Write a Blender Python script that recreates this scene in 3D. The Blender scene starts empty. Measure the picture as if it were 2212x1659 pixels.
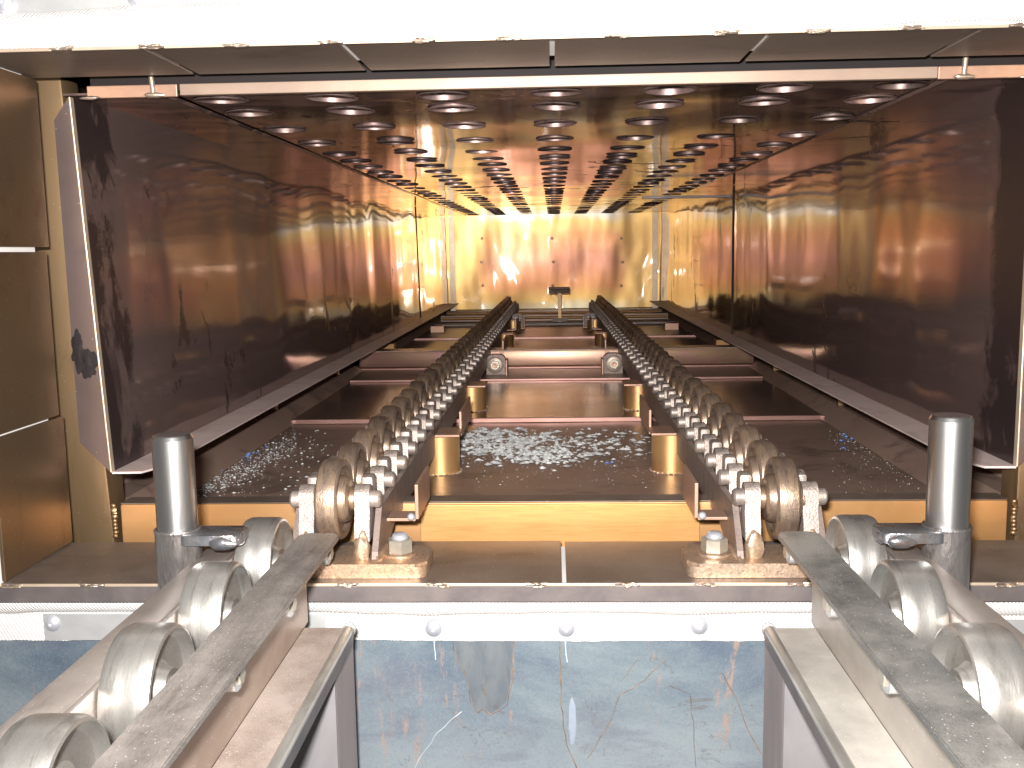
import bpy, bmesh, math, random
from mathutils import Vector, Matrix, noise
random.seed(7)
C = bpy.context.scene.collection
SC = bpy.context.scene

# ------------------------------------------------------------------ camera, world, light, exposure
F, CX, CY = 2150.0, 1106.0, 829.5
def cam_rows():
    d = Vector(((1195 - CX) / F, (CY - 543) / F, -1)).normalized()
    up = Vector((math.sin(-0.010), math.cos(-0.010), 0))
    z = (up - d * up.dot(d)).normalized()
    return d.cross(z), d, z
RX, RY, RZ = cam_rows()
cam = bpy.data.objects.new('camera', bpy.data.cameras.new('camera'))
C.objects.link(cam)
cam.matrix_world = Matrix((RX, RY, RZ)).to_4x4()
cam.data.sensor_width = 36.0
cam.data.lens = 36.0 * F / 2212.0
cam.data.clip_start = 0.02
cam.data.clip_end = 60
SC.camera = cam
def ray(px, py):
    c = Vector(((px - CX) / F, (CY - py) / F, -1))
    return Vector((RX.dot(c), RY.dot(c), RZ.dot(c)))
def onY(px, py, Y):
    r = ray(px, py); return r * (Y / r.y)
def onZ(px, py, Z):
    r = ray(px, py); return r * (Z / r.z)

w = bpy.data.worlds.new('World'); SC.world = w; w.use_nodes = True
bg = w.node_tree.nodes['Background']
bg.inputs[0].default_value = (1.0, 0.95, 0.9, 1); bg.inputs[1].default_value = 0.11

def area(name, loc, aim, sx, sy, power, col, spread=180):
    l = bpy.data.lights.new(name, 'AREA'); l.shape = 'RECTANGLE'; l.size = sx; l.size_y = sy
    l.energy = power; l.color = col; l.spread = math.radians(spread)
    o = bpy.data.objects.new(name, l); C.objects.link(o); o.location = loc
    o.rotation_euler = (Vector(aim) - Vector(loc)).to_track_quat('-Z', 'Y').to_euler()
    return o
area('flash', (-0.035, -0.02, 0.07), (0.0, 1.3, -0.10), 0.05, 0.03, 56, (1.0, 0.97, 0.94))
def spot(name, loc, aim, power, size, blend, rad, col):
    l = bpy.data.lights.new(name, 'SPOT'); l.energy = power; l.spot_size = math.radians(size)
    l.spot_blend = blend; l.shadow_soft_size = rad; l.color = col
    o = bpy.data.objects.new(name, l); C.objects.link(o); o.location = loc
    o.rotation_euler = (Vector(aim) - Vector(loc)).to_track_quat('-Z', 'Y').to_euler()
    return o
spot('added_back_wall_spot', (-0.03, 0.0, 0.085), (-0.40, 6.3, 0.20), 400, 10, 1.0, 0.03, (1.0, 0.95, 0.88))  # added lamp beside the flash, brightens the upper left of the back wall

SC.view_settings.view_transform = 'Standard'
SC.view_settings.look = 'None'
SC.view_settings.exposure = 0.0
SC.view_settings.gamma = 1.0
SC.view_settings.use_curve_mapping = False
SC.render.engine = 'CYCLES'
SC.cycles.use_denoising = True
SC.cycles.max_bounces = 8
SC.cycles.glossy_bounces = 6
SC.cycles.diffuse_bounces = 3
SC.cycles.sample_clamp_indirect = 6.0
SC.cycles.blur_glossy = 0.3

# ------------------------------------------------------------------ object helpers
def obj(name, data, mat=None, parent=None, loc=None, smooth=None):
    """bm or mesh in world coordinates -> one object; parented under a thing it is moved into its frame"""
    if isinstance(data, bmesh.types.BMesh):
        me = bpy.data.meshes.new(name)
        bmesh.ops.recalc_face_normals(data, faces=data.faces)
        data.to_mesh(me); data.free()
        if parent is not None and loc is None:
            root = parent
            off = Vector(root.location)
            while root.parent is not None:
                root = root.parent; off += Vector(root.location)
            me.transform(Matrix.Translation(-off))
    else:
        me = data
    if mat is not None and not me.materials:
        me.materials.append(mat)
    o = bpy.data.objects.new(name, me); C.objects.link(o)
    if parent is not None: o.parent = parent
    if loc is not None: o.location = loc
    if smooth: autosmooth(me, smooth)
    return o
def autosmooth(me, ang=35):
    me.polygons.foreach_set('use_smooth', [True] * len(me.polygons))
    b = bmesh.new(); b.from_mesh(me)
    for e in b.edges:
        if len(e.link_faces) == 2 and e.calc_face_angle(0) > math.radians(ang): e.smooth = False
    b.to_mesh(me); b.free()
def mesh(name, bm, mat, smooth=None):
    me = bpy.data.meshes.new(name)
    bmesh.ops.recalc_face_normals(bm, faces=bm.faces)
    bm.to_mesh(me); bm.free(); me.materials.append(mat)
    if smooth: autosmooth(me, smooth)
    return me
def thing(name, label, cat, loc=(0, 0, 0), group=None):
    o = bpy.data.objects.new(name, None); C.objects.link(o); o.location = loc
    o.empty_display_size = 0.05
    o['label'] = label; o['category'] = cat
    if group: o['group'] = group
    return o
def tag(o, label=None, cat=None, group=None, kind=None):
    if label: o['label'] = label
    if cat: o['category'] = cat
    if group: o['group'] = group
    if kind: o['kind'] = kind
    return o
def box(bm, x0, x1, y0, y1, z0, z1, bev=0.0, seg=2):
    if x0 > x1: x0, x1 = x1, x0
    m = Matrix.Translation(((x0 + x1) / 2, (y0 + y1) / 2, (z0 + z1) / 2)) @ Matrix.Diagonal((x1 - x0, y1 - y0, z1 - z0, 1))
    r = bmesh.ops.create_cube(bm, size=1, matrix=m)
    if bev > 0:
        es = set()
        for v in r['verts']: es.update(v.link_edges)
        bmesh.ops.bevel(bm, geom=list(es), offset=bev, segments=seg, affect='EDGES', profile=0.5)
    return bm
def nb(): return bmesh.new()
def lathe(bm, org, axis, prof, segs=32, up=None):
    """prof: list of (t along axis, radius); closed at ends when radius 0"""
    a = Vector(axis).normalized(); org = Vector(org)
    u = a.orthogonal().normalized(); v = a.cross(u)
    rings = []
    for t, r in prof:
        if r <= 1e-6: rings.append([bm.verts.new(org + a * t)])
        else: rings.append([bm.verts.new(org + a * t + (u * math.cos(2 * math.pi * k / segs) + v * math.sin(2 * math.pi * k / segs)) * r) for k in range(segs)])
    for A, B in zip(rings, rings[1:]):
        for k in range(segs):
            k2 = (k + 1) % segs
            if len(A) == 1 and len(B) == 1: continue
            if len(A) == 1: bm.faces.new((A[0], B[k], B[k2]))
            elif len(B) == 1: bm.faces.new((A[k], B[0], A[k2]))
            else: bm.faces.new((A[k], B[k], B[k2], A[k2]))
    return bm
def cyl(bm, org, axis, r, l, segs=24, bev=0.0):
    if bev: p = [(0, 0), (0, r - bev), (bev, r), (l - bev, r), (l, r - bev), (l, 0)]
    else: p = [(0, 0), (0, r), (l, r), (l, 0)]
    return lathe(bm, org, axis, p, segs)
def prism(bm, pts, y0=None, y1=None, plane='XZ', a=None, b=None):
    """extrude the 2-D outline pts between a and b along the missing axis"""
    if a is None: a, b = y0, y1
    def P(p, t):
        if plane == 'XZ': return (p[0], t, p[1])
        if plane == 'YZ': return (t, p[0], p[1])
        return (p[0], p[1], t)
    A = [bm.verts.new(P(p, a)) for p in pts]; B = [bm.verts.new(P(p, b)) for p in pts]
    bm.faces.new(A); bm.faces.new(B[::-1])
    n = len(pts)
    for i in range(n):
        j = (i + 1) % n
        bm.faces.new((A[i], B[i], B[j], A[j]))
    return bm
def rrect(x0, x1, y0, y1, r, n=5, corners=(1, 1, 1, 1)):
    pts = []
    cs = [((x1, y1), 0, corners[0]), ((x0, y1), 90, corners[1]), ((x0, y0), 180, corners[2]), ((x1, y0), 270, corners[3])]
    for (cx, cy), a0, on in cs:
        if not on: pts.append((cx, cy)); continue
        ox = cx - r if cx == x1 else cx + r
        oy = cy - r if cy == y1 else cy + r
        for k in range(n + 1):
            t = math.radians(a0 + 90 * k / n)
            pts.append((ox + r * math.cos(t), oy + r * math.sin(t)))
    return pts
def blob(bm, c, sx, sy, sz, seed=0, amp=0.35, sub=2):
    r = bmesh.ops.create_icosphere(bm, subdivisions=sub, radius=1.0)
    for v in r['verts']:
        n = noise.noise(v.co * 1.7 + Vector((seed * 3.1, seed, 0)))
        p = v.co * (1 + amp * n)
        v.co = Vector((c[0] + p.x * sx, c[1] + p.y * sy, c[2] + p.z * sz))
    return bm
def tube(bm, pts, r, segs=8):
    rings = []
    for i, p in enumerate(pts):
        p = Vector(p)
        a = (Vector(pts[min(i + 1, len(pts) - 1)]) - Vector(pts[max(i - 1, 0)])).normalized()
        u = a.orthogonal().normalized(); v = a.cross(u)
        rings.append([bm.verts.new(p + (u * math.cos(2 * math.pi * k / segs) + v * math.sin(2 * math.pi * k / segs)) * r) for k in range(segs)])
    for A, B in zip(rings, rings[1:]):
        for k in range(segs):
            bm.faces.new((A[k], B[k], B[(k + 1) % segs], A[(k + 1) % segs]))
    return bm

# ------------------------------------------------------------------ materials
def nodes(name):
    m = bpy.data.materials.new(name); m.use_nodes = True
    nt = m.node_tree
    return m, nt, nt.nodes['Principled BSDF']
def N(nt, t, **kw):
    n = nt.nodes.new(t)
    for k, v in kw.items(): setattr(n, k, v)
    return n
def mathn(nt, op, a, b=None, c=None, clamp=False):
    n = N(nt, 'ShaderNodeMath', operation=op); n.use_clamp = clamp
    for i, x in enumerate((a, b, c)):
        if x is None: continue
        if isinstance(x, (int, float)): n.inputs[i].default_value = x
        else: nt.links.new(x, n.inputs[i])
    return n.outputs[0]
def mixc(nt, f, a, b):
    n = N(nt, 'ShaderNodeMix', data_type='RGBA')
    for sock, x in ((n.inputs[0], f), (n.inputs[6], a), (n.inputs[7], b)):
        if isinstance(x, (int, float)): sock.default_value = x
        elif isinstance(x, tuple): sock.default_value = (*x, 1) if len(x) == 3 else x
        else: nt.links.new(x, sock)
    return n.outputs[2]
def noisen(nt, co, scale, detail=4, rough=0.55, stretch=None, dist=0.0, off=(0, 0, 0)):
    mp = N(nt, 'ShaderNodeMapping'); nt.links.new(co, mp.inputs[0])
    mp.inputs[3].default_value = stretch or (1, 1, 1); mp.inputs[1].default_value = off
    n = N(nt, 'ShaderNodeTexNoise'); nt.links.new(mp.outputs[0], n.inputs['Vector'])
    n.inputs['Scale'].default_value = scale; n.inputs['Detail'].default_value = detail
    n.inputs['Roughness'].default_value = rough; n.inputs['Distortion'].default_value = dist
    return n.outputs[0]
def ramp(nt, f, stops, interp='LINEAR'):
    n = N(nt, 'ShaderNodeValToRGB'); nt.links.new(f, n.inputs[0]); cr = n.color_ramp; cr.interpolation = interp
    while len(cr.elements) < len(stops): cr.elements.new(0.5)
    for e, (p, c) in zip(cr.elements, stops):
        e.position = p
        e.color = (*c, 1) if isinstance(c, tuple) else (c, c, c, 1)
    return n.outputs[0]
def step(nt, f, a, b):
    n = N(nt, 'ShaderNodeMapRange', interpolation_type='SMOOTHSTEP'); nt.links.new(f, n.inputs[0])
    n.inputs[1].default_value = a; n.inputs[2].default_value = b
    return n.outputs[0]
def bump(nt, bs, h, strength, dist):
    b = N(nt, 'ShaderNodeBump'); nt.links.new(h, b.inputs['Height'])
    b.inputs['Strength'].default_value = strength; b.inputs['Distance'].default_value = dist
    nt.links.new(b.outputs[0], bs.inputs['Normal']); return b
def coords(nt, world=True):
    if world:
        return N(nt, 'ShaderNodeNewGeometry').outputs['Position']
    return N(nt, 'ShaderNodeTexCoord').outputs['Object']
def xyz(nt, co):
    s = N(nt, 'ShaderNodeSeparateXYZ'); nt.links.new(co, s.inputs[0]); return s.outputs

def metal(name, a, b, metallic=0.9, rough=(0.3, 0.5), scale=9, stretch=None, grain=0.3, gscale=260, gdist=0.0006,
          dust=None, dustamt=0.5, specks=0.0, world=True, rnd=0.0, dirt=None, scratch=0.0, grit=0.0, gritscale=900):
    """worn metal: two clouded tones, varying gloss, a fine cast grain, optional dust and bright specks"""
    m, nt, bs = nodes(name)
    co = coords(nt, world)
    n1 = noisen(nt, co, scale, 5, 0.6, stretch, 0.4)
    c = mixc(nt, step(nt, n1, 0.32, 0.68), a, b)
    if dirt is not None:
        n5 = noisen(nt, co, scale * 2.3, 6, 0.7, stretch, 0.8, (5, 2, 9))
        c = mixc(nt, mathn(nt, 'MULTIPLY', step(nt, n5, 0.52, 0.66), 0.75), c, dirt)
    if rnd:
        oi = N(nt, 'ShaderNodeObjectInfo')
        hs = N(nt, 'ShaderNodeHueSaturation')
        nt.links.new(c, hs.inputs['Color'])
        nt.links.new(mathn(nt, 'MULTIPLY_ADD', oi.outputs['Random'], rnd * 2, 1 - rnd), hs.inputs['Value'])
        c = hs.outputs[0]
    if grit:
        ng = noisen(nt, co, gritscale, 2, 0.6, stretch)
        c = mixc(nt, mathn(nt, 'MULTIPLY', step(nt, ng, 0.55, 0.35), grit), c, tuple(x * 0.35 for x in a))
    met = None
    if dust is not None:
        n2 = noisen(nt, co, scale * 1.7, 6, 0.65, None, 0.2, (3, 7, 1))
        nz = xyz(nt, N(nt, 'ShaderNodeNewGeometry').outputs['Normal'])[2]
        f = mathn(nt, 'MULTIPLY', step(nt, n2, 0.3, 0.7), mathn(nt, 'MULTIPLY_ADD', nz, 0.35, 0.55), clamp=True)
        f = mathn(nt, 'MULTIPLY', f, dustamt, clamp=True)
        c = mixc(nt, f, c, dust)
        met = mathn(nt, 'MULTIPLY_ADD', f, -metallic, metallic, clamp=True)
    if specks:
        v = N(nt, 'ShaderNodeTexVoronoi'); nt.links.new(co, v.inputs['Vector']); v.inputs['Scale'].default_value = 300
        wn = N(nt, 'ShaderNodeTexWhiteNoise'); nt.links.new(v.outputs['Position'], wn.inputs['Vector'])
        s = mathn(nt, 'MULTIPLY', mathn(nt, 'LESS_THAN', v.outputs['Distance'], 0.16), mathn(nt, 'LESS_THAN', wn.outputs[0], specks * 0.55))
        c = mixc(nt, s, c, (0.75, 0.72, 0.68))
    nt.links.new(c, bs.inputs['Base Color'])
    if met is not None: nt.links.new(met, bs.inputs['Metallic'])
    else: bs.inputs['Metallic'].default_value = metallic
    n3 = noisen(nt, co, scale * 3, 5, 0.6, stretch, 0, (1, 1, 4))
    r = mathn(nt, 'MULTIPLY_ADD', n3, rough[1] - rough[0], rough[0])
    nt.links.new(r, bs.inputs['Roughness'])
    g = noisen(nt, co, gscale, 3, 0.6, stretch)
    if scratch:
        g2 = noisen(nt, co, 40, 3, 0.7, (1, 0.03, 1), 0, (2, 2, 2))
        g = mathn(nt, 'ADD', g, mathn(nt, 'MULTIPLY', g2, scratch))
    bump(nt, bs, g, grain, gdist)
    return m

M = {}
# heat-tinted duct walls: plum at the front, copper and gold deeper in
def tinted(name, front, back, y0, y1, rough, stain=0.8, streaks=True, stainedge=0.0, seed=0.0, cloud=0.0):
    m, nt, bs = nodes(name)
    co = coords(nt); X, Y, Z = xyz(nt, co)
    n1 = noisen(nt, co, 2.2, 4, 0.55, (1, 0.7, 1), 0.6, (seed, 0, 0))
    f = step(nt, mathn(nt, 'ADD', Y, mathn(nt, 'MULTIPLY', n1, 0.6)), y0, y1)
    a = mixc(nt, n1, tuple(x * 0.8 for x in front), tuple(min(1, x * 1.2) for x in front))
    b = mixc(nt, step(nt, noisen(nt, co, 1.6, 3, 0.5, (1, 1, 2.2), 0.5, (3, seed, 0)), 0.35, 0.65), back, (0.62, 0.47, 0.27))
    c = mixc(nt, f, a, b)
    # dark handling smears
    ns = noisen(nt, co, 7, 6, 0.72, (1, 1.2, 0.55), 1.4, (seed * 2, 4, 1))
    nm = noisen(nt, co, 1.9, 3, 0.5, None, 0.2, (seed, 9, 2))
    mask = mathn(nt, 'MULTIPLY', step(nt, ns, 0.56, 0.61), step(nt, nm, 0.50, 0.60))
    if stainedge:
        near = step(nt, mathn(nt, 'ADD', Y, mathn(nt, 'MULTIPLY', noisen(nt, co, 9, 5, 0.7, (1, 1, 0.7), 1.0, (seed, 1, 1)), 0.16)), stainedge + 0.20, stainedge + 0.17)
        nn = noisen(nt, co, 5, 5, 0.7, (1, 1, 0.5), 0.8, (seed, 3, 3))
        mask = mathn(nt, 'MAXIMUM', mask, mathn(nt, 'MULTIPLY', near, step(nt, nn, 0.42, 0.5)))
    if cloud:
        nc = noisen(nt, co, 4.2, 4, 0.55, (0.7, 1.6, 1), 0.6, (8, seed, 0))
        c = mixc(nt, mathn(nt, 'MULTIPLY', step(nt, nc, 0.50, 0.58), cloud), c, (0.055, 0.042, 0.045))
    c = mixc(nt, mathn(nt, 'MULTIPLY', mask, stain), c, (0.035, 0.026, 0.028))
    nt.links.new(c, bs.inputs['Base Color'])
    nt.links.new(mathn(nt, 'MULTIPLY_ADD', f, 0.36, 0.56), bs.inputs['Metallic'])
    n3 = noisen(nt, co, 14, 5, 0.65, (1, 1, 0.3))
    r = mathn(nt, 'MULTIPLY_ADD', n3, rough * 0.9, rough * 0.5)
    r = mathn(nt, 'ADD', r, mathn(nt, 'MULTIPLY', mask, 0.25))
    nt.links.new(r, bs.inputs['Roughness'])
    hs_ = noisen(nt, co, 60, 3, 0.7, (1, 0.06, 1.5), 0.3, (2, 6, 1))
    bump(nt, bs, mathn(nt, 'ADD', noisen(nt, co, 90, 4, 0.6, (1, 0.25, 1)), hs_), 0.08, 0.0006)
    return m
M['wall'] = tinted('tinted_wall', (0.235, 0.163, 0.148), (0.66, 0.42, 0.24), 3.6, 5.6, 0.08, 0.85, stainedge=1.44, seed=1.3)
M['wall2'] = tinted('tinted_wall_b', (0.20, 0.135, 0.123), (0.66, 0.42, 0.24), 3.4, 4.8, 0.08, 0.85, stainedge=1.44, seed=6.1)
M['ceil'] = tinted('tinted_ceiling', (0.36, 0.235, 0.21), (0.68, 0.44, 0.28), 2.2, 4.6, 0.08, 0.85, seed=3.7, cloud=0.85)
M['frontbar'] = metal('pale_front_bar', (0.33, 0.235, 0.18), (0.40, 0.29, 0.22), 0.3, (0.4, 0.6), 6, grain=0.15)
M['frontret'] = metal('plum_return', (0.125, 0.088, 0.078), (0.155, 0.11, 0.10), 0.45, (0.4, 0.55), 6, grain=0.15, specks=0.03)
M['lip'] = metal('dusty_lip', (0.70, 0.56, 0.53), (0.80, 0.65, 0.62), 0.05, (0.4, 0.6), 6, grain=0.15, specks=0.1, dirt=(0.56, 0.44, 0.42))
# back wall: silver rim, gold, rose centre
def backmat():
    m, nt, bs = nodes('tinted_back_wall')
    co = coords(nt); X, Y, Z = xyz(nt, co)
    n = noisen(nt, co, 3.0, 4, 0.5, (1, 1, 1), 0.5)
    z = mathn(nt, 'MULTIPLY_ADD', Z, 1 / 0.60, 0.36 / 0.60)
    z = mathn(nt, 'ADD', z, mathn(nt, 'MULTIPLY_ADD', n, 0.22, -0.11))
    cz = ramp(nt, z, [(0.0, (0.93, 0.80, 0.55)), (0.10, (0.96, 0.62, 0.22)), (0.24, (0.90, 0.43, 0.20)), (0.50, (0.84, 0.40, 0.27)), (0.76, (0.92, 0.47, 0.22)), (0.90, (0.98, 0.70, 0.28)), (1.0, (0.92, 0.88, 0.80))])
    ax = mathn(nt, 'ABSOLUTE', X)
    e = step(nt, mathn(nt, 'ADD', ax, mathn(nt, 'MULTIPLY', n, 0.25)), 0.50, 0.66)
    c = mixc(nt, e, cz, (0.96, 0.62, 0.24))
    nt.links.new(c, bs.inputs['Base Color'])
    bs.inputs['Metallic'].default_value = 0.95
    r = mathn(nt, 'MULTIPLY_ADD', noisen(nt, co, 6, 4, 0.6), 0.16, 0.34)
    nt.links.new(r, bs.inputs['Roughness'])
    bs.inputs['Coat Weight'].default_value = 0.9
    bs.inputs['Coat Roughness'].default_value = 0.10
    cb = N(nt, 'ShaderNodeBump'); nt.links.new(noisen(nt, co, 2.3, 2, 0.35, (1, 1, 0.6), 0.7, (2, 2, 2)), cb.inputs['Height'])
    cb.inputs['Strength'].default_value = 1.0; cb.inputs['Distance'].default_value = 0.085
    nt.links.new(cb.outputs[0], bs.inputs['Coat Normal'])
    return m
M['back'] = backmat()
M['floor'] = metal('oven_floor_sheet', (0.33, 0.225, 0.18), (0.42, 0.29, 0.225), 0.3, (0.30, 0.44), 3.2, grain=0.08, gscale=90, dirt=(0.15, 0.105, 0.09), specks=0.05, dust=(0.30, 0.22, 0.185), dustamt=0.35)
M['floor2'] = metal('rose_floor_sheet', (0.27, 0.19, 0.155), (0.35, 0.24, 0.19), 0.5, (0.14, 0.26), 2.4, grain=0.08, gscale=90, specks=0.02)
M['rose'] = metal('rose_strip', (0.40, 0.235, 0.20), (0.34, 0.19, 0.16), 0.8, (0.3, 0.45), 5, grain=0.1)
M['orange'] = metal('straw_orange_steel', (0.46, 0.235, 0.085), (0.52, 0.28, 0.115), 0.5, (0.42, 0.55), 4, stretch=(0.15, 1, 3), grain=0.12, dust=(0.56, 0.35, 0.18), dustamt=0.5)
M['orangelit'] = metal('lit_straw_face', (0.54, 0.27, 0.08), (0.60, 0.31, 0.11), 0.5, (0.42, 0.55), 4, stretch=(0.15, 1, 3), grain=0.12, grit=0.22, gritscale=120, dust=(0.62, 0.38, 0.18), dustamt=0.45)  # lit copy of the beam's straw orange, brightness put into the colour
M['post'] = metal('bronze_post', (0.36, 0.235, 0.125), (0.44, 0.29, 0.16), 0.8, (0.36, 0.5), 5, stretch=(1, 1, 0.25), grain=0.12, specks=0.04, dirt=(0.26, 0.16, 0.09))
M['pipe'] = metal('straw_pipe', (0.80, 0.50, 0.22), (0.62, 0.34, 0.16), 0.8, (0.34, 0.46), 5, grain=0.1)
M['beamtint'] = metal('rose_gold_beam', (0.46, 0.27, 0.21), (0.54, 0.38, 0.22), 0.75, (0.30, 0.44), 5, stretch=(0.4, 1, 1.4), grain=0.12, dirt=(0.50, 0.24, 0.26))
M['flange'] = metal('brown_flange_plate', (0.185, 0.145, 0.12), (0.245, 0.19, 0.155), 0.55, (0.36, 0.5), 4, stretch=(0.5, 1, 1), grain=0.1, specks=0.18, dust=(0.30, 0.235, 0.19), dustamt=0.5, dirt=(0.14, 0.105, 0.085))
M['flangeside'] = metal('bronze_side_plate', (0.235, 0.18, 0.118), (0.34, 0.235, 0.14), 0.85, (0.26, 0.40), 2.6, stretch=(1, 1, 0.6), grain=0.1, specks=0.14, dirt=(0.22, 0.14, 0.09))
M['edge'] = metal('bright_edge_strip', (0.80, 0.66, 0.50), (0.72, 0.56, 0.42), 0.6, (0.35, 0.5), 18, grain=0.3)
M['weld'] = metal('weld_bead', (0.55, 0.46, 0.40), (0.72, 0.58, 0.44), 0.8, (0.25, 0.5), 60, grain=0.8, gscale=180)
M['darkedge'] = metal('dark_edge', (0.16, 0.14, 0.14), (0.24, 0.20, 0.19), 0.6, (0.4, 0.6), 12, grain=0.4, gscale=150)
M['cast'] = metal('cast_steel', (0.36, 0.30, 0.27), (0.48, 0.40, 0.35), 0.55, (0.40, 0.58), 22, grain=0.75, gscale=330, gdist=0.0012, world=False, rnd=0.18, dirt=(0.22, 0.17, 0.145), grit=0.55)
M['pinmetal'] = metal('chain_pin', (0.44, 0.375, 0.34), (0.55, 0.46, 0.40), 0.65, (0.38, 0.55), 25, grain=0.5, gscale=330, world=False, rnd=0.18, grit=0.5, dirt=(0.26, 0.20, 0.17))
def wheelmat():
    m = metal('worn_wheel', (0.35, 0.255, 0.205), (0.50, 0.355, 0.235), 0.75, (0.32, 0.48), 26, stretch=(4, 1, 1), grain=0.5, gscale=200, gdist=0.0009, world=False, rnd=0.28, dirt=(0.21, 0.155, 0.12), grit=0.5)
    return m
M['wheel'] = wheelmat()
M['rail'] = metal('dark_rail_plate', (0.22, 0.165, 0.145), (0.30, 0.23, 0.20), 0.45, (0.45, 0.6), 14, stretch=(1, 3, 0.4), grain=0.3, grit=0.4, gritscale=300, dust=(0.30, 0.235, 0.21), dustamt=0.5, specks=0.08)
M['foot'] = metal('foot_plate', (0.48, 0.36, 0.27), (0.64, 0.43, 0.28), 0.65, (0.34, 0.5), 16, grit=0.4, gritscale=260, grain=0.6, gscale=160, gdist=0.0012, dirt=(0.42, 0.29, 0.20))
M['copperplate'] = metal('copper_brown_plate', (0.46, 0.29, 0.21), (0.54, 0.34, 0.25), 0.6, (0.4, 0.55), 14, grain=0.2)
M['nut'] = metal('zinc_nut', (0.44, 0.40, 0.33), (0.52, 0.47, 0.39), 0.6, (0.30, 0.42), 30, grain=0.2)
M['nut2'] = metal('rusty_nut', (0.55, 0.46, 0.40), (0.66, 0.52, 0.42), 0.7, (0.35, 0.5), 30, grain=0.3)
M['bar'] = metal('dusty_flat_bar', (0.22, 0.195, 0.18), (0.40, 0.355, 0.325), 0.55, (0.38, 0.55), 9, stretch=(2.2, 0.25, 1), grain=0.45, gscale=380, grit=0.45, dust=(0.40, 0.36, 0.33), dustamt=0.5, specks=0.55, dirt=(0.13, 0.11, 0.10), scratch=0.8)
M['bardark'] = metal('sooty_flat_bar', (0.15, 0.145, 0.14), (0.30, 0.29, 0.27), 0.5, (0.38, 0.55), 6, stretch=(1.2, 0.5, 1), grain=0.45, gscale=300, grit=0.5, dust=(0.44, 0.42, 0.38), dustamt=0.5, specks=0.4, dirt=(0.10, 0.10, 0.10))
M['channel'] = metal('dusty_channel', (0.36, 0.31, 0.28), (0.48, 0.42, 0.38), 0.5, (0.36, 0.5), 6, stretch=(1.4, 0.3, 1), grain=0.25, dust=(0.46, 0.41, 0.37), dustamt=0.5, specks=0.3, dirt=(0.26, 0.22, 0.20))
M['web'] = metal('brown_web', (0.33, 0.25, 0.205), (0.44, 0.34, 0.28), 0.5, (0.36, 0.5), 8, stretch=(1, 0.4, 1), grain=0.25, dust=(0.50, 0.42, 0.36), dustamt=0.5, specks=0.3)
M['webgrey'] = metal('grey_web', (0.33, 0.30, 0.27), (0.44, 0.40, 0.36), 0.5, (0.36, 0.5), 8, stretch=(1, 0.4, 1), grain=0.25, dust=(0.54, 0.49, 0.44), dustamt=0.5, specks=0.25)
M['ledge'] = metal('dusty_ledge', (0.34, 0.265, 0.225), (0.48, 0.39, 0.33), 0.4, (0.45, 0.6), 9, stretch=(1, 0.4, 1), grain=0.5, gscale=420, grit=0.45, dust=(0.48, 0.41, 0.37), dustamt=0.7, specks=0.5)
M['ledgegrey'] = metal('grey_ledge', (0.38, 0.36, 0.325), (0.50, 0.47, 0.425), 0.4, (0.45, 0.6), 9, stretch=(1, 0.4, 1), grain=0.3, gscale=420, dust=(0.52, 0.49, 0.44), dustamt=0.7, specks=0.2)
M['ledgedge'] = metal('bare_rolled_edge', (0.30, 0.29, 0.27), (0.62, 0.60, 0.56), 0.7, (0.3, 0.45), 22, stretch=(1, 0.2, 1), grain=0.6, gscale=150, gdist=0.001)
M['roller'] = metal('polished_roller', (0.66, 0.635, 0.595), (0.80, 0.775, 0.73), 0.9, (0.28, 0.42), 9, stretch=(3, 0.6, 0.6), grain=0.2, gscale=200, world=False, rnd=0.06, specks=0.5, dirt=(0.50, 0.47, 0.43), grit=0.15, gritscale=500)
M['leg'] = metal('grey_leg', (0.27, 0.26, 0.27), (0.36, 0.345, 0.35), 0.5, (0.4, 0.55), 9, stretch=(1, 1, 0.3), grain=0.3, dust=(0.3, 0.27, 0.27), dustamt=0.4)
M['legbrown'] = metal('brown_leg', (0.30, 0.25, 0.24), (0.42, 0.35, 0.33), 0.5, (0.4, 0.55), 12, stretch=(1, 1, 0.2), grain=0.35)
M['pin'] = metal('turned_pin', (0.80, 0.80, 0.79), (0.92, 0.91, 0.90), 1.0, (0.26, 0.34), 20, stretch=(1, 1, 0.1), grain=0.25, gscale=120, world=False, specks=0.25, scratch=0)
M['collar'] = metal('rough_collar', (0.26, 0.235, 0.225), (0.42, 0.39, 0.375), 0.8, (0.25, 0.5), 26, stretch=(1, 1, 0.3), grain=0.8, gscale=160, gdist=0.0015, dirt=(0.14, 0.11, 0.10))
M['ear'] = metal('blued_ear', (0.30, 0.32, 0.36), (0.46, 0.44, 0.44), 0.85, (0.2, 0.4), 28, grain=0.6, gscale=120, gdist=0.0015, dirt=(0.40, 0.27, 0.20))
M['void'] = metal('gap_shade_seam_soot', (0.012, 0.008, 0.008), (0.02, 0.013, 0.012), 0.2, (0.7, 0.8), 4)  # near-black for painted gap shade, wall seams and soot
M['black'] = metal('casing_dark', (0.05, 0.035, 0.03), (0.08, 0.055, 0.045), 0.6, (0.5, 0.6), 4)
M['rivet'] = metal('zinc_rivet', (0.55, 0.56, 0.62), (0.66, 0.67, 0.72), 0.55, (0.34, 0.46), 40, grain=0.1)
M['strip'] = metal('galvanised_strip', (0.58, 0.59, 0.58), (0.70, 0.70, 0.70), 0.6, (0.35, 0.5), 14, grain=0.2)
M['ring'] = metal('nozzle_ring', (0.22, 0.15, 0.14), (0.32, 0.235, 0.215), 0.8, (0.30, 0.6), 20, world=False, grain=0.5, gscale=120, rnd=0.5, dirt=(0.08, 0.055, 0.05))

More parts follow.
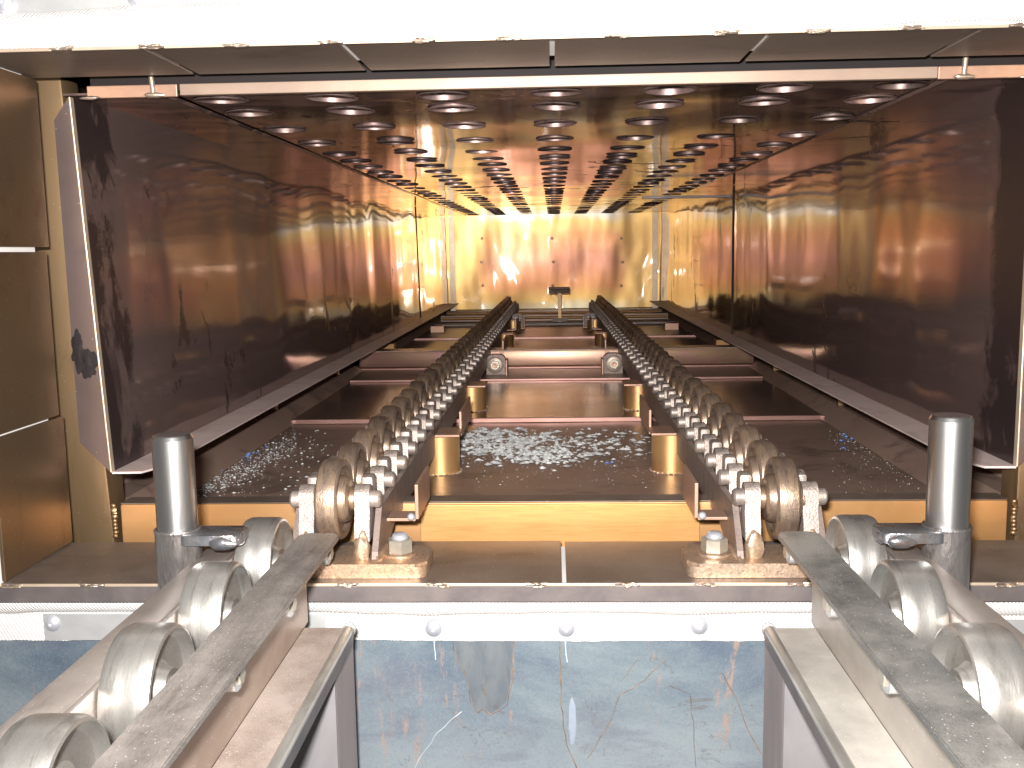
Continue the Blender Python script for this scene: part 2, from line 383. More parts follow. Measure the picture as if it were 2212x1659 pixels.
def clothmat():
    m, nt, bs = nodes('woven_glass_tape')
    co = N(nt, 'ShaderNodeUVMap').outputs[0]
    U, V, _ = xyz(nt, co)
    k = 2 * math.pi / 0.0046
    j = noisen(nt, coords(nt), 30, 3, 0.5)
    u = mathn(nt, 'ADD', mathn(nt, 'MULTIPLY', U, k), mathn(nt, 'MULTIPLY', j, 7))
    v = mathn(nt, 'MULTIPLY', V, k)
    a = mathn(nt, 'SINE', mathn(nt, 'ADD', u, mathn(nt, 'MULTIPLY', v, 0.5)))
    b = mathn(nt, 'SINE', v)
    h = mathn(nt, 'MULTIPLY', a, b)
    d = step(nt, h, 0.25, 0.85)
    big = noisen(nt, coords(nt), 6, 4, 0.6)
    c = mixc(nt, step(nt, big, 0.35, 0.7), (0.90, 0.88, 0.86), (0.84, 0.80, 0.77))
    c = mixc(nt, mathn(nt, 'MULTIPLY', d, 0.5), c, (0.40, 0.27, 0.25))
    nt.links.new(c, bs.inputs['Base Color'])
    bs.inputs['Roughness'].default_value = 0.85
    bump(nt, bs, mathn(nt, 'MULTIPLY', h, -1), 0.8, 0.0009)
    return m
M['cloth'] = clothmat()

def bluemat():
    """blued mill-scale sheet with grey haze, rust runs and black hairlines"""
    m, nt, bs = nodes('blued_door_sheet')
    co = coords(nt); X, Y, Z = xyz(nt, co)
    n1 = noisen(nt, co, 4, 6, 0.62, (1, 1, 1.8), 0.5)
    c = mixc(nt, step(nt, n1, 0.30, 0.70), (0.085, 0.125, 0.175), (0.235, 0.285, 0.31))
    g = step(nt, mathn(nt, 'ADD', Z, mathn(nt, 'MULTIPLY', n1, 0.10)), -0.46, -0.66)
    c = mixc(nt, mathn(nt, 'MULTIPLY', g, 0.55), c, (0.38, 0.43, 0.455))
    n0 = noisen(nt, co, 9, 5, 0.6, (0.8, 1, 2.4), 0.6, (4, 0, 2))
    c = mixc(nt, mathn(nt, 'MULTIPLY', step(nt, n0, 0.46, 0.72), 0.6), c, (0.14, 0.15, 0.19))
    # vertical rust runs
    n2 = noisen(nt, co, 26, 5, 0.65, (1, 1, 0.10), 0.6, (7, 0, 0))
    n3 = noisen(nt, co, 70, 4, 0.7, (1, 1, 0.5))
    r = mathn(nt, 'MULTIPLY', step(nt, n2, 0.56, 0.66), step(nt, n3, 0.45, 0.6))
    c = mixc(nt, mathn(nt, 'MULTIPLY', r, 0.9), c, (0.40, 0.27, 0.21))
    # wandering dark tide lines
    nn = noisen(nt, co, 5.0, 5, 0.62, (1, 1, 0.55), 1.2, (2, 0, 8))
    line = mathn(nt, 'ABSOLUTE', mathn(nt, 'SUBTRACT', nn, 0.52))
    l = mathn(nt, 'SUBTRACT', 1.0, step(nt, line, 0.0004, 0.0022))
    brk = step(nt, noisen(nt, co, 9, 3, 0.5, None, 0, (1, 5, 5)), 0.45, 0.55)
    c = mixc(nt, mathn(nt, 'MULTIPLY', mathn(nt, 'MULTIPLY', l, brk), 0.55), c, (0.15, 0.13, 0.11))
    fine = noisen(nt, co, 420, 3, 0.7)
    c = mixc(nt, mathn(nt, 'MULTIPLY', step(nt, fine, 0.50, 0.72), 0.30), c, (0.34, 0.35, 0.36))
    c = mixc(nt, mathn(nt, 'MULTIPLY', step(nt, fine, 0.48, 0.30), 0.30), c, (0.09, 0.11, 0.15))
    nt.links.new(c, bs.inputs['Base Color'])
    bs.inputs['Metallic'].default_value = 0.35
    nt.links.new(mathn(nt, 'MULTIPLY_ADD', n0, 0.30, 0.38), bs.inputs['Roughness'])
    bump(nt, bs, noisen(nt, co, 120, 4, 0.6), 0.12, 0.0008)
    return m
M['blue'] = bluemat()
def simple(name, a, b, rough=0.8, sc=200):
    m, nt, bs = nodes(name); co = coords(nt)
    nt.links.new(mixc(nt, noisen(nt, co, sc, 3), a, b), bs.inputs['Base Color']); bs.inputs['Roughness'].default_value = rough
    return m
M['flake'] = simple('pale_flakes', (0.62, 0.63, 0.62), (0.88, 0.90, 0.90), 0.8, 90)
M['blueflake'] = simple('blue_chips', (0.12, 0.24, 0.65), (0.22, 0.40, 0.85), 0.6, 90)
M['rustrun'] = metal('rust_run', (0.30, 0.19, 0.11), (0.12, 0.09, 0.075), 0.2, (0.5, 0.7), 60, grain=0.5)
M['scratch'] = simple('bare_scratch', (0.48, 0.52, 0.56), (0.60, 0.64, 0.68), 0.5, 300)
M['drip'] = simple('pale_drip', (0.22, 0.26, 0.33), (0.30, 0.34, 0.40), 0.7, 120)
M['stain'] = metal('grey_run_stain', (0.13, 0.155, 0.18), (0.19, 0.21, 0.225), 0.3, (0.4, 0.55), 40, stretch=(1, 1, 0.3), grain=0.2, dirt=(0.14, 0.13, 0.12))

# ------------------------------------------------------------------ casing round the duct
YF, YB = 1.44, 6.35
WX, ZC, ZL = 0.665, 0.232, -0.318     # duct half width, ceiling height, lower lip height
ZFL = -0.423                          # oven floor
b = nb()
box(b, -0.86, -0.84, 1.42, 6.5, -0.52, 0.42); box(b, 0.84, 0.86, 1.42, 6.5, -0.52, 0.42)
box(b, -0.84, 0.84, 1.42, 6.5, 0.40, 0.42); box(b, -0.84, 0.84, 6.48, 6.5, -0.52, 0.40)
box(b, -0.84, 0.84, 1.42, 6.48, -0.52, -0.50)
tag(obj('casing', b, M['black']), 'dark outer casing seen as black gaps around the tinted duct sheets', 'oven casing')

# floor sheets (three steps)
def ngrid(x0, x1, y0, y1, z, nx, ny, amp=0.0, fr=2.0, seed=0):
    bm = nb(); vs = []
    for i in range(nx + 1):
        for j in range(ny + 1):
            x = x0 + (x1 - x0) * i / nx; y = y0 + (y1 - y0) * j / ny
            vs.append(bm.verts.new((x, y, z + amp * noise.noise(Vector((x * fr, y * fr, seed))))))
    for i in range(nx):
        for j in range(ny):
            a = i * (ny + 1) + j
            bm.faces.new((vs[a], vs[a + ny + 1], vs[a + ny + 2], vs[a + 1]))
    return bm
tag(obj('floor', ngrid(-0.72, 0.72, 1.50, 2.46, ZFL, 40, 26, 0.0016, 3, 1), M['floor'], smooth=40), kind='structure')
tag(obj('floor', ngrid(-0.72, 0.72, 2.462, 3.19, ZFL + 0.010, 40, 20, 0.0014, 3, 4), M['floor2'], smooth=40), kind='structure')
tag(obj('floor', ngrid(-0.72, 0.72, 3.192, 4.68, ZFL + 0.016, 40, 30, 0.0014, 3, 6), M['floor'], smooth=40), kind='structure')
tag(obj('floor', ngrid(-0.72, 0.72, 4.682, 6.42, ZFL + 0.020, 40, 30, 0.0014, 3, 8), M['floor'], smooth=40), kind='structure')
def floor_strip(y, z0, h, dep, label, mat='rose', x=0.665):
    bm = nb(); box(bm, -x, x, y, y + dep, z0, z0 + h, 0.0015)
    tag(obj('floor_strip', bm, M[mat]), label, 'floor strip', 'rose tinted strips across the oven floor')
floor_strip(2.452, ZFL, 0.012, 0.008, 'thin rose strip across the floor just behind the white flakes')
floor_strip(3.183, ZFL + 0.010, 0.008, 0.008, 'thin rose strip across the floor just in front of the deep cross beam')
floor_strip(4.672, ZFL + 0.014, 0.012, 0.008, 'thin rose strip across the floor behind the deep cross beam')

# angled side skirts where the floor meets the lower casing
for s, lab in ((-1, 'sloping brown skirt sheet along the floor under the left lip, sprinkled with dust'), (1, 'sloping brown skirt sheet along the floor under the right lip')):
    bm = nb()
    prism(bm, [(s * 0.655, ZFL + 0.003), (s * 0.70, ZFL + 0.035), (s * 0.745, ZFL + 0.037), (s * 0.745, ZFL + 0.032), (s * 0.702, ZFL + 0.030), (s * 0.66, ZFL + 0.001)], 1.52, 3.46)
    box(bm, s * 0.745, s * 0.75, 1.52, 6.3, ZFL, ZC)
    bm2 = nb(); t = thing('side_skirt', lab, 'skirt sheet', (s * 0.70, 1.6, ZFL), 'skirt sheets either side of the oven floor')
    obj('skirt_sheet', bm, M['floor'], t)
    prism(bm2, [(s * 0.655, ZFL + 0.023), (s * 0.70, ZFL + 0.050), (s * 0.702, ZFL + 0.045), (s * 0.66, ZFL + 0.021)], 3.56, 6.3)
    obj('rear_skirt_sheet', bm2, M['floor'], t)
    for yy in (2.46, 3.19):
        g = nb(); box(g, s * 0.70, s * 0.744, yy, yy + 0.004, ZFL + 0.03, ZFL + 0.09); obj('gusset', g, M['post'], t)

# ------------------------------------------------------------------ duct side walls (buckled mirror sheet)
def dents(y, z, s):
    p = Vector((y * 1.5 + s * 11, z * 0.55, s * 3.0))
    d = 0.0065 * noise.noise(p) + 0.0026 * noise.noise(Vector((y * 4.6, z * 1.0 + 7, s * 5)))
    d += 0.0005 * noise.noise(Vector((y * 10.0, z * 2.2 + 2, s * 9))) + 0.0012 * noise.noise(Vector((y * 5.0, z * 6.0, s * 4 + 3)))
    d += 0.0016 * math.sin(y * 7.3 + s) * math.sin(math.pi * (z - ZL) / (ZC - ZL))
    e = min(1, max(0, (z - ZL) / 0.08)) * min(1, max(0, (ZC - z) / 0.08))
    return d * (0.35 + 0.65 * e)
def lean(s, y, z):
    return 0.0 if s > 0 else (z - ZL) / 0.55 * (0.006 + 0.017 * (YB - y) / 4.9)
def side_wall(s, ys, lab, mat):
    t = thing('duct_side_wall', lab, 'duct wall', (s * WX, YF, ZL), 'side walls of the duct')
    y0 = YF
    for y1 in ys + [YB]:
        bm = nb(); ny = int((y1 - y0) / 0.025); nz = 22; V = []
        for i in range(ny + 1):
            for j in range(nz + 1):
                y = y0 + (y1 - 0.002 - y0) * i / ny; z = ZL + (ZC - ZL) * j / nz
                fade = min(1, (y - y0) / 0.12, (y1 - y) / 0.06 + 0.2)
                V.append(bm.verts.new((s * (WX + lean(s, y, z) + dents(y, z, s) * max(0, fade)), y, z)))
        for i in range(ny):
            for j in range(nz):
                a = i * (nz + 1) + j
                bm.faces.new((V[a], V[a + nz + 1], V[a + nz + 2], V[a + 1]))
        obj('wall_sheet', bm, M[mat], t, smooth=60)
        if y1 < YB:
            sm = nb(); box(sm, s * (WX - 0.0035), s * (WX + 0.004), y1 - 0.004, y1 + 0.002, ZL + 0.002, ZC - 0.002)
            for v in sm.verts: v.co.x += s * lean(s, y1, v.co.z)
            obj('seam', sm, M['void'], t)
        y0 = y1
    # lower lip turned inwards with a clipped corner
    bm = nb()
    prism(bm, [(s * (WX + 0.001), YF), (s * (WX - 0.043), YF + 0.002), (s * (WX - 0.062), YF + 0.05), (s * (WX - 0.062), YB - 0.02), (s * (WX + 0.001), YB - 0.02)], plane='XY', a=ZL - 0.0035, b=ZL - 0.0005)
    obj('lip', bm, M['lip'], t)
    # front return
    bm = nb()
    LT = lean(s, YF, ZC)
    prism(bm, [(s * WX, ZL), (s * (WX + 0.044), ZL + 0.047), (s * (WX + 0.047), ZC - 0.035), (s * (WX + LT), ZC - 0.002)], YF - 0.006, YF - 0.002)
    obj('front_return', bm, M['frontret'], t)
    bm = nb(); box(bm, s * (WX - 0.002), s * (WX + 0.0005), YF - 0.0075, YF + 0.004, ZL, ZC - 0.003, 0.0008)
    for v in bm.verts: v.co.x += s * lean(s, YF, v.co.z)
    obj('bent_edge', bm, M['edge'], t)
    return t
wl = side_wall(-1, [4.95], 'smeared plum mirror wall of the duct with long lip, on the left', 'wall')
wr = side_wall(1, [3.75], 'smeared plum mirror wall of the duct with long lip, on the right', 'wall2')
bm = nb(); blob(bm, (-0.702, YF - 0.0065, -0.135), 0.009, 0.0012, 0.026, 4, 0.8, 3); blob(bm, (-0.688, YF - 0.0065, -0.155), 0.012, 0.0012, 0.018, 6, 0.8, 3)
obj('soot_smear', bm, M['void'], wl, smooth=60)

# ------------------------------------------------------------------ back wall
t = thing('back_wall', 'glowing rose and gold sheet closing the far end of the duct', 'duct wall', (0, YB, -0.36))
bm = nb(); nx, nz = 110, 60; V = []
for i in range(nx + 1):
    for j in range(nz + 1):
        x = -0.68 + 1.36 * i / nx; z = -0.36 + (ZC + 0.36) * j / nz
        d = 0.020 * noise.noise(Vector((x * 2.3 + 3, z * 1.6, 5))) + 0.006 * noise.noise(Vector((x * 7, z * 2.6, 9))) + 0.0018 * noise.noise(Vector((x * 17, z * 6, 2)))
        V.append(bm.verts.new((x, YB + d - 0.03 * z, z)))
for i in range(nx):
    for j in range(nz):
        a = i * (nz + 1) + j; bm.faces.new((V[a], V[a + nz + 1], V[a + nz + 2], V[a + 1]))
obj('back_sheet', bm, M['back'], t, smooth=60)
for px in (1042, 1195, 1345):
    for py in (515, 566, 617):
        p = onY(px + random.uniform(-3, 3), py, YB - 0.012)
        g = nb(); lathe(g, p, (0, -1, 0), [(0, 0.009), (0.002, 0.0085), (0.003, 0.005), (0.010, 0.005), (0.011, 0)], 10)
        obj('bolt', g, M['edge'], t)
for s in (-1, 1):
    g = nb(); box(g, s * 0.622, s * 0.655, YB - 0.03, YB - 0.02, -0.39, ZC - 0.004); obj('corner_strip', g, M['edge'], t)
g = nb(); box(g, -0.62, 0.62, YB - 0.05, YB - 0.024, -0.395, -0.362, 0.003); obj('bottom_strip', g, M['orange'], t)

# ------------------------------------------------------------------ perforated ceiling
rowsY = [1.506, 1.645, 1.862, 2.115, 2.335, 2.53, 2.70, 2.885, 3.055]
while rowsY[-1] < 6.1: rowsY.append(rowsY[-1] + 0.178)
cols = [0.006 + 0.166 * k for k in range(-3, 4)]
RH, NSEG = 0.0365, 24
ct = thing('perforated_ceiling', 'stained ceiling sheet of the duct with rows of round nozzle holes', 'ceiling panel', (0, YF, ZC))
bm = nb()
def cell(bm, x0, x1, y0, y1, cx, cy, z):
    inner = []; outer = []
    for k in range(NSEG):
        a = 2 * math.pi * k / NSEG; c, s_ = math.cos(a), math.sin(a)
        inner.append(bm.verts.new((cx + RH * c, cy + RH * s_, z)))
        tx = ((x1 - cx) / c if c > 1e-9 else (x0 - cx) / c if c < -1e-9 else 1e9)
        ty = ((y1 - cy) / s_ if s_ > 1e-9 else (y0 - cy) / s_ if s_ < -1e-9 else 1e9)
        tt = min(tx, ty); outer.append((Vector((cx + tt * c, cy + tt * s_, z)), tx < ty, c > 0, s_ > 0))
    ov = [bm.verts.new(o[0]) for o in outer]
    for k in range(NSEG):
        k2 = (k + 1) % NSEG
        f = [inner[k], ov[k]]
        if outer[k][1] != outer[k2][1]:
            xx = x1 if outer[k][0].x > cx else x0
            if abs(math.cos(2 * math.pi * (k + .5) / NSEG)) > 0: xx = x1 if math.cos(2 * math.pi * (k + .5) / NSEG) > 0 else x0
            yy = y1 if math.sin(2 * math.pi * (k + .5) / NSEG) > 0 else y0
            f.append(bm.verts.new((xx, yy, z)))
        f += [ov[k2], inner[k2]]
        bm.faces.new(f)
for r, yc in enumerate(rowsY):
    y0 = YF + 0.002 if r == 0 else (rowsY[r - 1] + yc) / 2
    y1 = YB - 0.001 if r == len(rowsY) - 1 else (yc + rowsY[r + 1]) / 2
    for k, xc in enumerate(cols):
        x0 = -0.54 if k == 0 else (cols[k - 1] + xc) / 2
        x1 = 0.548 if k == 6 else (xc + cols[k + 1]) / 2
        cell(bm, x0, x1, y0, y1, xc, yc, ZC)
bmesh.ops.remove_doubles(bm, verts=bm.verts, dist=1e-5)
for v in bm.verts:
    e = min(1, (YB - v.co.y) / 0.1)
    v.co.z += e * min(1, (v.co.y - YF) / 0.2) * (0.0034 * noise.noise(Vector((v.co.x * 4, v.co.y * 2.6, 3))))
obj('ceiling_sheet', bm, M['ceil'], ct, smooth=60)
for s in (-1, 1):
    g = nb(); prism(g, [(s * 0.546, ZC - 0.0005), (s * 0.5525, ZC - 0.004), (s * 0.556, ZC + 0.003), (s * 0.70, ZC + 0.003), (s * 0.70, ZC), (s * 0.556, ZC)], YF + 0.002, YB)
    obj('ceiling_side_sheet', g, M['ceil'], ct)
def ring_bm(bm, x, y, z, segs):
    return lathe(bm, (x, y, z), (0, 0, 1), [(-0.0003, 0.0400), (-0.0016, 0.0393), (-0.0022, 0.0380), (-0.0016, 0.0366), (0.001, 0.0360), (0.014, 0.0352), (0.034, 0.0348), (0.055, 0.0348)], segs)
ring_me = mesh('nozzle_ring', ring_bm(nb(), 0, 0, 0, 28), M['ring'], 50)
g = nb()
for r, yc in enumerate(rowsY):
    for k, xc in enumerate(cols):
        if r < 14:
            o = obj('nozzle_ring', ring_me, parent=ct, loc=Vector((xc, yc, ZC - random.uniform(0, 0.0012))) - ct.location)
            o.rotation_euler = (random.uniform(-0.03, 0.03), random.uniform(-0.03, 0.03), random.uniform(0, 6))
        else: ring_bm(g, xc, yc, ZC, 14)
o = obj('nozzle_ring', g, M['ring'], ct, smooth=50); o['kind'] = 'stuff'
g = nb(); box(g, -0.75, 0.75, YF + 0.03, 6.45, ZC + 0.085, ZC + 0.09); obj('plenum_sheet', g, M['black'], ct)
# front bar under the ceiling edge with its hangers
ft = thing('ceiling_front_bar', 'pale rose bar along the front edge of the perforated ceiling', 'bar', (0, YF, ZC))
g = nb(); box(g, -0.525, 0.528, YF - 0.012, YF, ZC - 0.005, ZC + 0.0105, 0.001); obj('bar', g, M['frontbar'], ft)
g = nb(); box(g, -0.66, 0.66, YF + 0.004, YF + 0.006, ZC + 0.004, ZC + 0.085); obj('gap_shade_sheet', g, M['void'], ft)  # added near-black sheet: paints the dark gap above the bar, hides ring tubes
for s in (-1, 1):
    g = nb(); box(g, s * 0.530, s * 0.66, YF - 0.009, YF - 0.003, ZC - 0.006, ZC + 0.011, 0.001); obj('side_bar', g, M['copperplate'], ft)
    g = nb(); blob(g, (s * 0.655, YF - 0.012, ZC - 0.006), 0.014, 0.003, 0.003, 2); obj('weld', g, M['weld'], ft, smooth=60)
    g = nb(); blob(g, (s * 0.563, YF - 0.012, ZC - 0.004), 0.014, 0.004, 0.004, 3)
    tube(g, [(s * 0.563, YF - 0.011, ZC - 0.004), (s * 0.565, YF - 0.011, ZC + 0.022)], 0.004)
    obj('weld', g, M['weld'], ft, smooth=60)
g = nb(); box(g, 0.33, 0.655, 3.74, 3.752, 0.186, 0.196, 0.001)
tag(obj('loose_strip', g, M['darkedge']), 'thin dark strip hanging level under the ceiling near the right wall seam', 'strip')

# ------------------------------------------------------------------ frame posts, beams
for s, lab in ((-1, 'upright bronze box post behind the left front edge of the duct'), (1, 'upright bronze box post behind the right front edge of the duct')):
    bm = nb(); box(bm, s * 0.678, s * 0.765, 1.46, 1.515, -0.46, 0.262, 0.004)
    for v in bm.verts: v.co.x += s * max(0, lean(s, 1.45, v.co.z)) * 1.35
    p = thing('frame_post', lab, 'post', (s * 0.72, 1.46, -0.46), 'upright posts of the oven mouth')
    obj('post_tube', bm, M['post'], p, smooth=40)
    g = nb()
    for k in range(9): blob(g, (s * 0.6755, 1.4585, -0.375 - k * 0.006), 0.005, 0.004, 0.0042, k, 0.5, 1)
    obj('weld', g, M['post'], p, smooth=60)
bm = nb(); box(bm, -0.668, 0.668, 1.462, 1.502, -0.450, -0.374, 0.004)
tag(obj('front_beam', bm, M['orange'], smooth=40), 'bright straw yellow box beam across the front of the oven floor', 'beam')
t0 = bpy.data.objects['front_beam']
bm = nb(); box(bm, -0.667, 0.667, 1.4622, 1.5018, -0.3738, -0.3725, 0.0004); obj('top_cover', bm, M['flange'], t0)
bm = nb(); box(bm, -0.205, 0.215, 1.4565, 1.4618, -0.452, -0.376, 0.0012); obj('lit_face', bm, M['orangelit'], t0)  # added plate: brighter colour for the flash-lit stretch between the rail shadows
t = thing('cross_beam', 'rose and gold box beam across the floor behind the two large axle nuts', 'beam', (0, 3.5, ZFL))
bm = nb(); box(bm, -0.695, 0.70, 3.50, 3.56, ZFL + 0.022, -0.345, 0.004); obj('beam_tube', bm, M['beamtint'], t, smooth=40)
bm = nb(); box(bm, -0.695, 0.70, 3.485, 3.575, -0.3448, -0.341, 0.001); obj('top_plate', bm, M['floor'], t)
bm = nb(); box(bm, -0.695, 0.70, 3.475, 3.575, ZFL + 0.016, ZFL + 0.0215, 0.001); obj('base_plate', bm, M['rose'], t)
for s, lab in ((-1, 'short orange block beside the deep cross beam under the left lip'), (1, 'short orange block beside the deep cross beam under the right lip')):
    bm = nb(); box(bm, s * 0.64, s * 0.715, 3.95, 4.0, ZFL + 0.016, ZFL + 0.066, 0.002)
    tag(obj('support_block', bm, M['orange']), lab, 'block', 'orange blocks under the lips')
    bm = nb(); box(bm, s * 0.56, s * 0.63, 5.05, 5.12, ZFL + 0.020, ZFL + 0.055, 0.002)
    tag(obj('support_block', bm, M['beamtint']), 'small rose block near the far beams under the %s lip' % ('left' if s < 0 else 'right'), 'block', 'rose blocks near the far beams')
for y, z0, z1, mt, lab in ((5.42, -0.40, -0.385, 'darkedge', 'low dark cross bar in front of the T shaped stand'), (5.78, -0.40, -0.362, 'floor', 'dark cross beam just behind the T shaped stand'), (6.1, -0.40, -0.355, 'floor2', 'farthest brown cross beam below the glowing end sheet')):
    bm = nb(); box(bm, -0.66, 0.66, y, y + 0.04, z0, z1, 0.003)
    tag(obj('rear_beam', bm, M[mt]), lab, 'beam')
for y, z, r, lab in ((5.66, -0.372, 0.008, 'bright thin cross rod nearest the T shaped stand'), (5.95, -0.362, 0.007, 'bright thin cross rod close below the glowing end sheet')):
    bm = nb(); cyl(bm, (-0.64, y, z), (1, 0, 0), r, 1.28, 14)
    tag(obj('cross_rod', bm, M['orange'], smooth=40), lab, 'rod', 'thin rods across the far end')
t = thing('tee_stand', 'small dark T shaped stand between the far ends of the rails', 'stand', (0.03, 5.5, -0.40))
bm = nb(); box(bm, 0.024, 0.042, 5.5, 5.512, -0.41, -0.215); obj('stem', bm, M['post'], t)
bm = nb(); cyl(bm, (-0.026, 5.50, -0.203), (1, 0, 0), 0.0085, 0.115, 14); cyl(bm, (-0.026, 5.50, -0.222), (1, 0, 0), 0.007, 0.115, 14); obj('crossbar', bm, M['rail'], t)
bm = nb(); box(bm, -0.01, 0.075, 5.49, 5.52, -0.385, -0.365); obj('clamp', bm, M['rail'], t)

# ------------------------------------------------------------------ front flange frame
t = thing('mouth_frame', 'brown steel frame of flat plates lining the oven mouth', 'frame', (0, 1.2, 0))
Y0, Y1 = 1.205, 1.385
ZT, ZB, XS = 0.247, -0.412, 0.706
seams = [-0.95, -0.484, -0.248, 0.001, 0.254, 0.497, 0.95]
for a, c in zip(seams, seams[1:]):
    bm = nb(); g = random.uniform(0, 0.003); box(bm, a + 0.0034, c - 0.0034, Y0 + 0.001, Y1 - g, ZT, ZT + 0.003, 0.0006)
    obj('top_plate', bm, M['flange'], t)
for a, c in ((-0.95, 0.0065), (0.0125, 0.95)):
    bm = nb(); box(bm, a, c, Y0, Y1 + (0.004 if a < 0 else 0), ZB - 0.005, ZB, 0.0006); obj('bottom_plate', bm, M['flange'], t)
bm = nb(); box(bm, -0.95, 0.95, Y0 + 0.004, Y1 + 0.002, ZB - 0.016, ZB - 0.008); obj('bottom_filler', bm, M['cloth'], t)
bm = nb(); box(bm, -0.95, 0.95, Y0 + 0.004, Y0 + 0.125, ZT + 0.0034, ZT + 0.014); obj('top_filler', bm, M['cloth'], t)
for s in (-1, 1):
    zs = [ZB + 0.001, -0.222, 0.012, ZT - 0.001]
    for i, (a, c) in enumerate(zip(zs, zs[1:])):
        bm = nb(); box(bm, s * XS, s * (XS + 0.005), Y0, Y1 - (0.012 if i == 1 else 0) - (0.004 if i == 2 else 0), a + (0.0018 if i < 2 else 0.005), c - 0.0018, 0.0006)
        obj('side_plate', bm, M['flangeside'], t)
    bm = nb(); box(bm, s * (XS + 0.007), s * (XS + 0.012), Y0, Y1 - 0.03, ZB, ZT); obj('side_filler', bm, M['cloth'], t)
# folded front edges with short bright strips and weld beads
bm = nb(); box(bm, -0.95, 0.95, Y0 - 0.003, Y0 + 0.0005, ZB - 0.024, ZB - 0.0025, 0.0008); obj('bottom_edge', bm, M['darkedge'], t)
def segstrip(z, y, zn):
    x = -0.8; g = nb()
    while x < 0.75:
        l = random.uniform(0.07, 0.10)
        box(g, x, x + l, y - 0.004, y - 0.0005, z - 0.0018, z + 0.0018, 0.0006)
        wd = nb()
        for k in range(7): blob(wd, (x + l + random.uniform(0.002, 0.026), y - 0.003, z + random.uniform(-0.002, 0.003) * zn), random.uniform(0.005, 0.008), 0.002, random.uniform(0.0008, 0.0018), k + x * 50, 0.6, 2)
        obj('edge_weld', wd, M['weld'], t, smooth=60)
        x += l + random.uniform(0.024, 0.034)
    obj('edge_strip', g, M['edge'], t)
segstrip(ZT, Y0, 1); segstrip(ZB - 0.0005, Y0 - 0.002, -1)
bm = nb(); tube(bm, [(-0.484 + random.uniform(-0.0008, 0.0008), Y0 + k * 0.02, ZT - 0.0005) for k in range(9)], 0.0012, 6); obj('seam_weld', bm, M['weld'], t)

# ------------------------------------------------------------------ gaskets
def ribbon(path_fn, u0, u1, nu, prof, mat, name, parent, wob=0.003, seed=0):
    """prof(u) -> list of (y, z) ; sweeps along X"""
    bm = nb(); uvl = bm.loops.layers.uv.new('UVMap'); R = []
    for i in range(nu + 1):
        x = u0 + (u1 - u0) * i / nu
        pr = prof(x); row = []; L = 0; prev = None
        for (y, z) in pr:
            if prev: L += math.hypot(y - prev[0], z - prev[1])
            prev = (y, z); row.append((bm.verts.new((x, y, z)), x, L))
        R.append(row)
    for A, B in zip(R, R[1:]):
        for k in range(len(A) - 1):
            q = (A[k], B[k], B[k + 1], A[k + 1]); f = bm.faces.new([v[0] for v in q])
            for lp, v in zip(f.loops, q): lp[uvl].uv = (v[1], v[2])
    o = obj(name, bm, mat, parent, smooth=80); return o
def nz1(x, f, s): return noise.noise(Vector((x * f, s, 0.5)))
# lower gasket: fat roll on top, flat tail riveted below
def low(x):
    top = ZB - 0.013 + 0.0060 * nz1(x, 9, 1) + 0.0018 * nz1(x, 60, 4) + 0.006 * math.exp(-((x - 0.16) / 0.05) ** 2) - 0.004 * math.exp(-((x + 0.13) / 0.16) ** 2)
    bot = ZB - 0.052 + 0.0065 * nz1(x, 6, 5) + 0.002 * nz1(x, 21, 8)
    r = (top - bot) / 2; c = (top + bot) / 2; yc = 1.232
    pts = [(yc + 0.008 - (0.019 + 0.003 * nz1(x, 12, 3)) * math.cos(a), c + r * math.sin(a)) for a in [math.pi * (0.5 - k / 14) for k in range(15)]]
    pts = [(yc + (p[0] - yc) * 1.0, p[1]) for p in pts]
    tail = ZB - 0.087 + 0.0016 * nz1(x, 14, 9) + 0.0008 * nz1(x, 120, 2)
    pts += [(1.2335, bot - 0.0005), (1.2325, (bot + tail) / 2), (1.2330, tail), (1.240, tail - 0.0006)]
    return pts
gt = thing('lower_gasket', 'white woven gasket tape riveted under the lower edge of the oven mouth', 'gasket', (0, 1.23, ZB - 0.02), 'woven door gaskets')
ribbon(None, -0.95, 0.95, 420, low, M['cloth'], 'woven_tape', gt)
rprof = [(0, 0.0125), (0.0015, 0.0122), (0.005, 0.0095), (0.0075, 0.005), (0.0078, 0.0028), (0.0055, 0.0022), (0.0055, 0)]
def rivet(px, py, Y, par):
    p = onY(px, py, Y); g = nb(); lathe(g, p, (0, -1, 0), rprof, 24); obj('rivet', g, M['rivet'], par, smooth=40)
for px, py in ((115, 1345), (937, 1356), (1223, 1356), (1510, 1351)): rivet(px, py, 1.2325, gt)
for s in (-1, 1):
    bm = nb(); box(bm, s * 0.60 if s < 0 else 0.48, s * 0.36 if s < 0 else 0.85, 1.2325, 1.235, ZB - 0.085, ZB - 0.058, 0.0005)
    if s < 0: bm.free(); bm = nb(); box(bm, -0.675, -0.30, 1.2300, 1.2323, ZB - 0.086, ZB - 0.050, 0.0005)
    obj('retaining_strip', bm, M['strip'], gt)
def high(x):
    bot = ZT + 0.0045 + 0.0026 * nz1(x, 8, 31) + 0.001 * nz1(x, 70, 3) - 0.006 * min(1, max(0, (-x - 0.3) / 0.4)) * 0.6
    top = bot + 0.046 + 0.003 * nz1(x, 5, 12)
    r = (top - bot) / 2; c = (top + bot) / 2; yc = 1.205
    pts = [(yc + 0.010 - (0.020 + 0.003 * nz1(x, 10, 6)) * math.cos(a), c + r * math.sin(a)) for a in [-math.pi * (0.5 - k / 14) for k in range(15)]]
    pts += [(1.214, top + 0.001), (1.213, top + 0.02), (1.213, top + 0.08)]
    return pts
gt2 = thing('upper_gasket', 'white woven gasket tape bulging along the top edge of the oven mouth', 'gasket', (0, 1.205, ZT + 0.02), 'woven door gaskets')
ribbon(None, -0.95, 0.95, 420, high, M['cloth'], 'woven_tape', gt2)
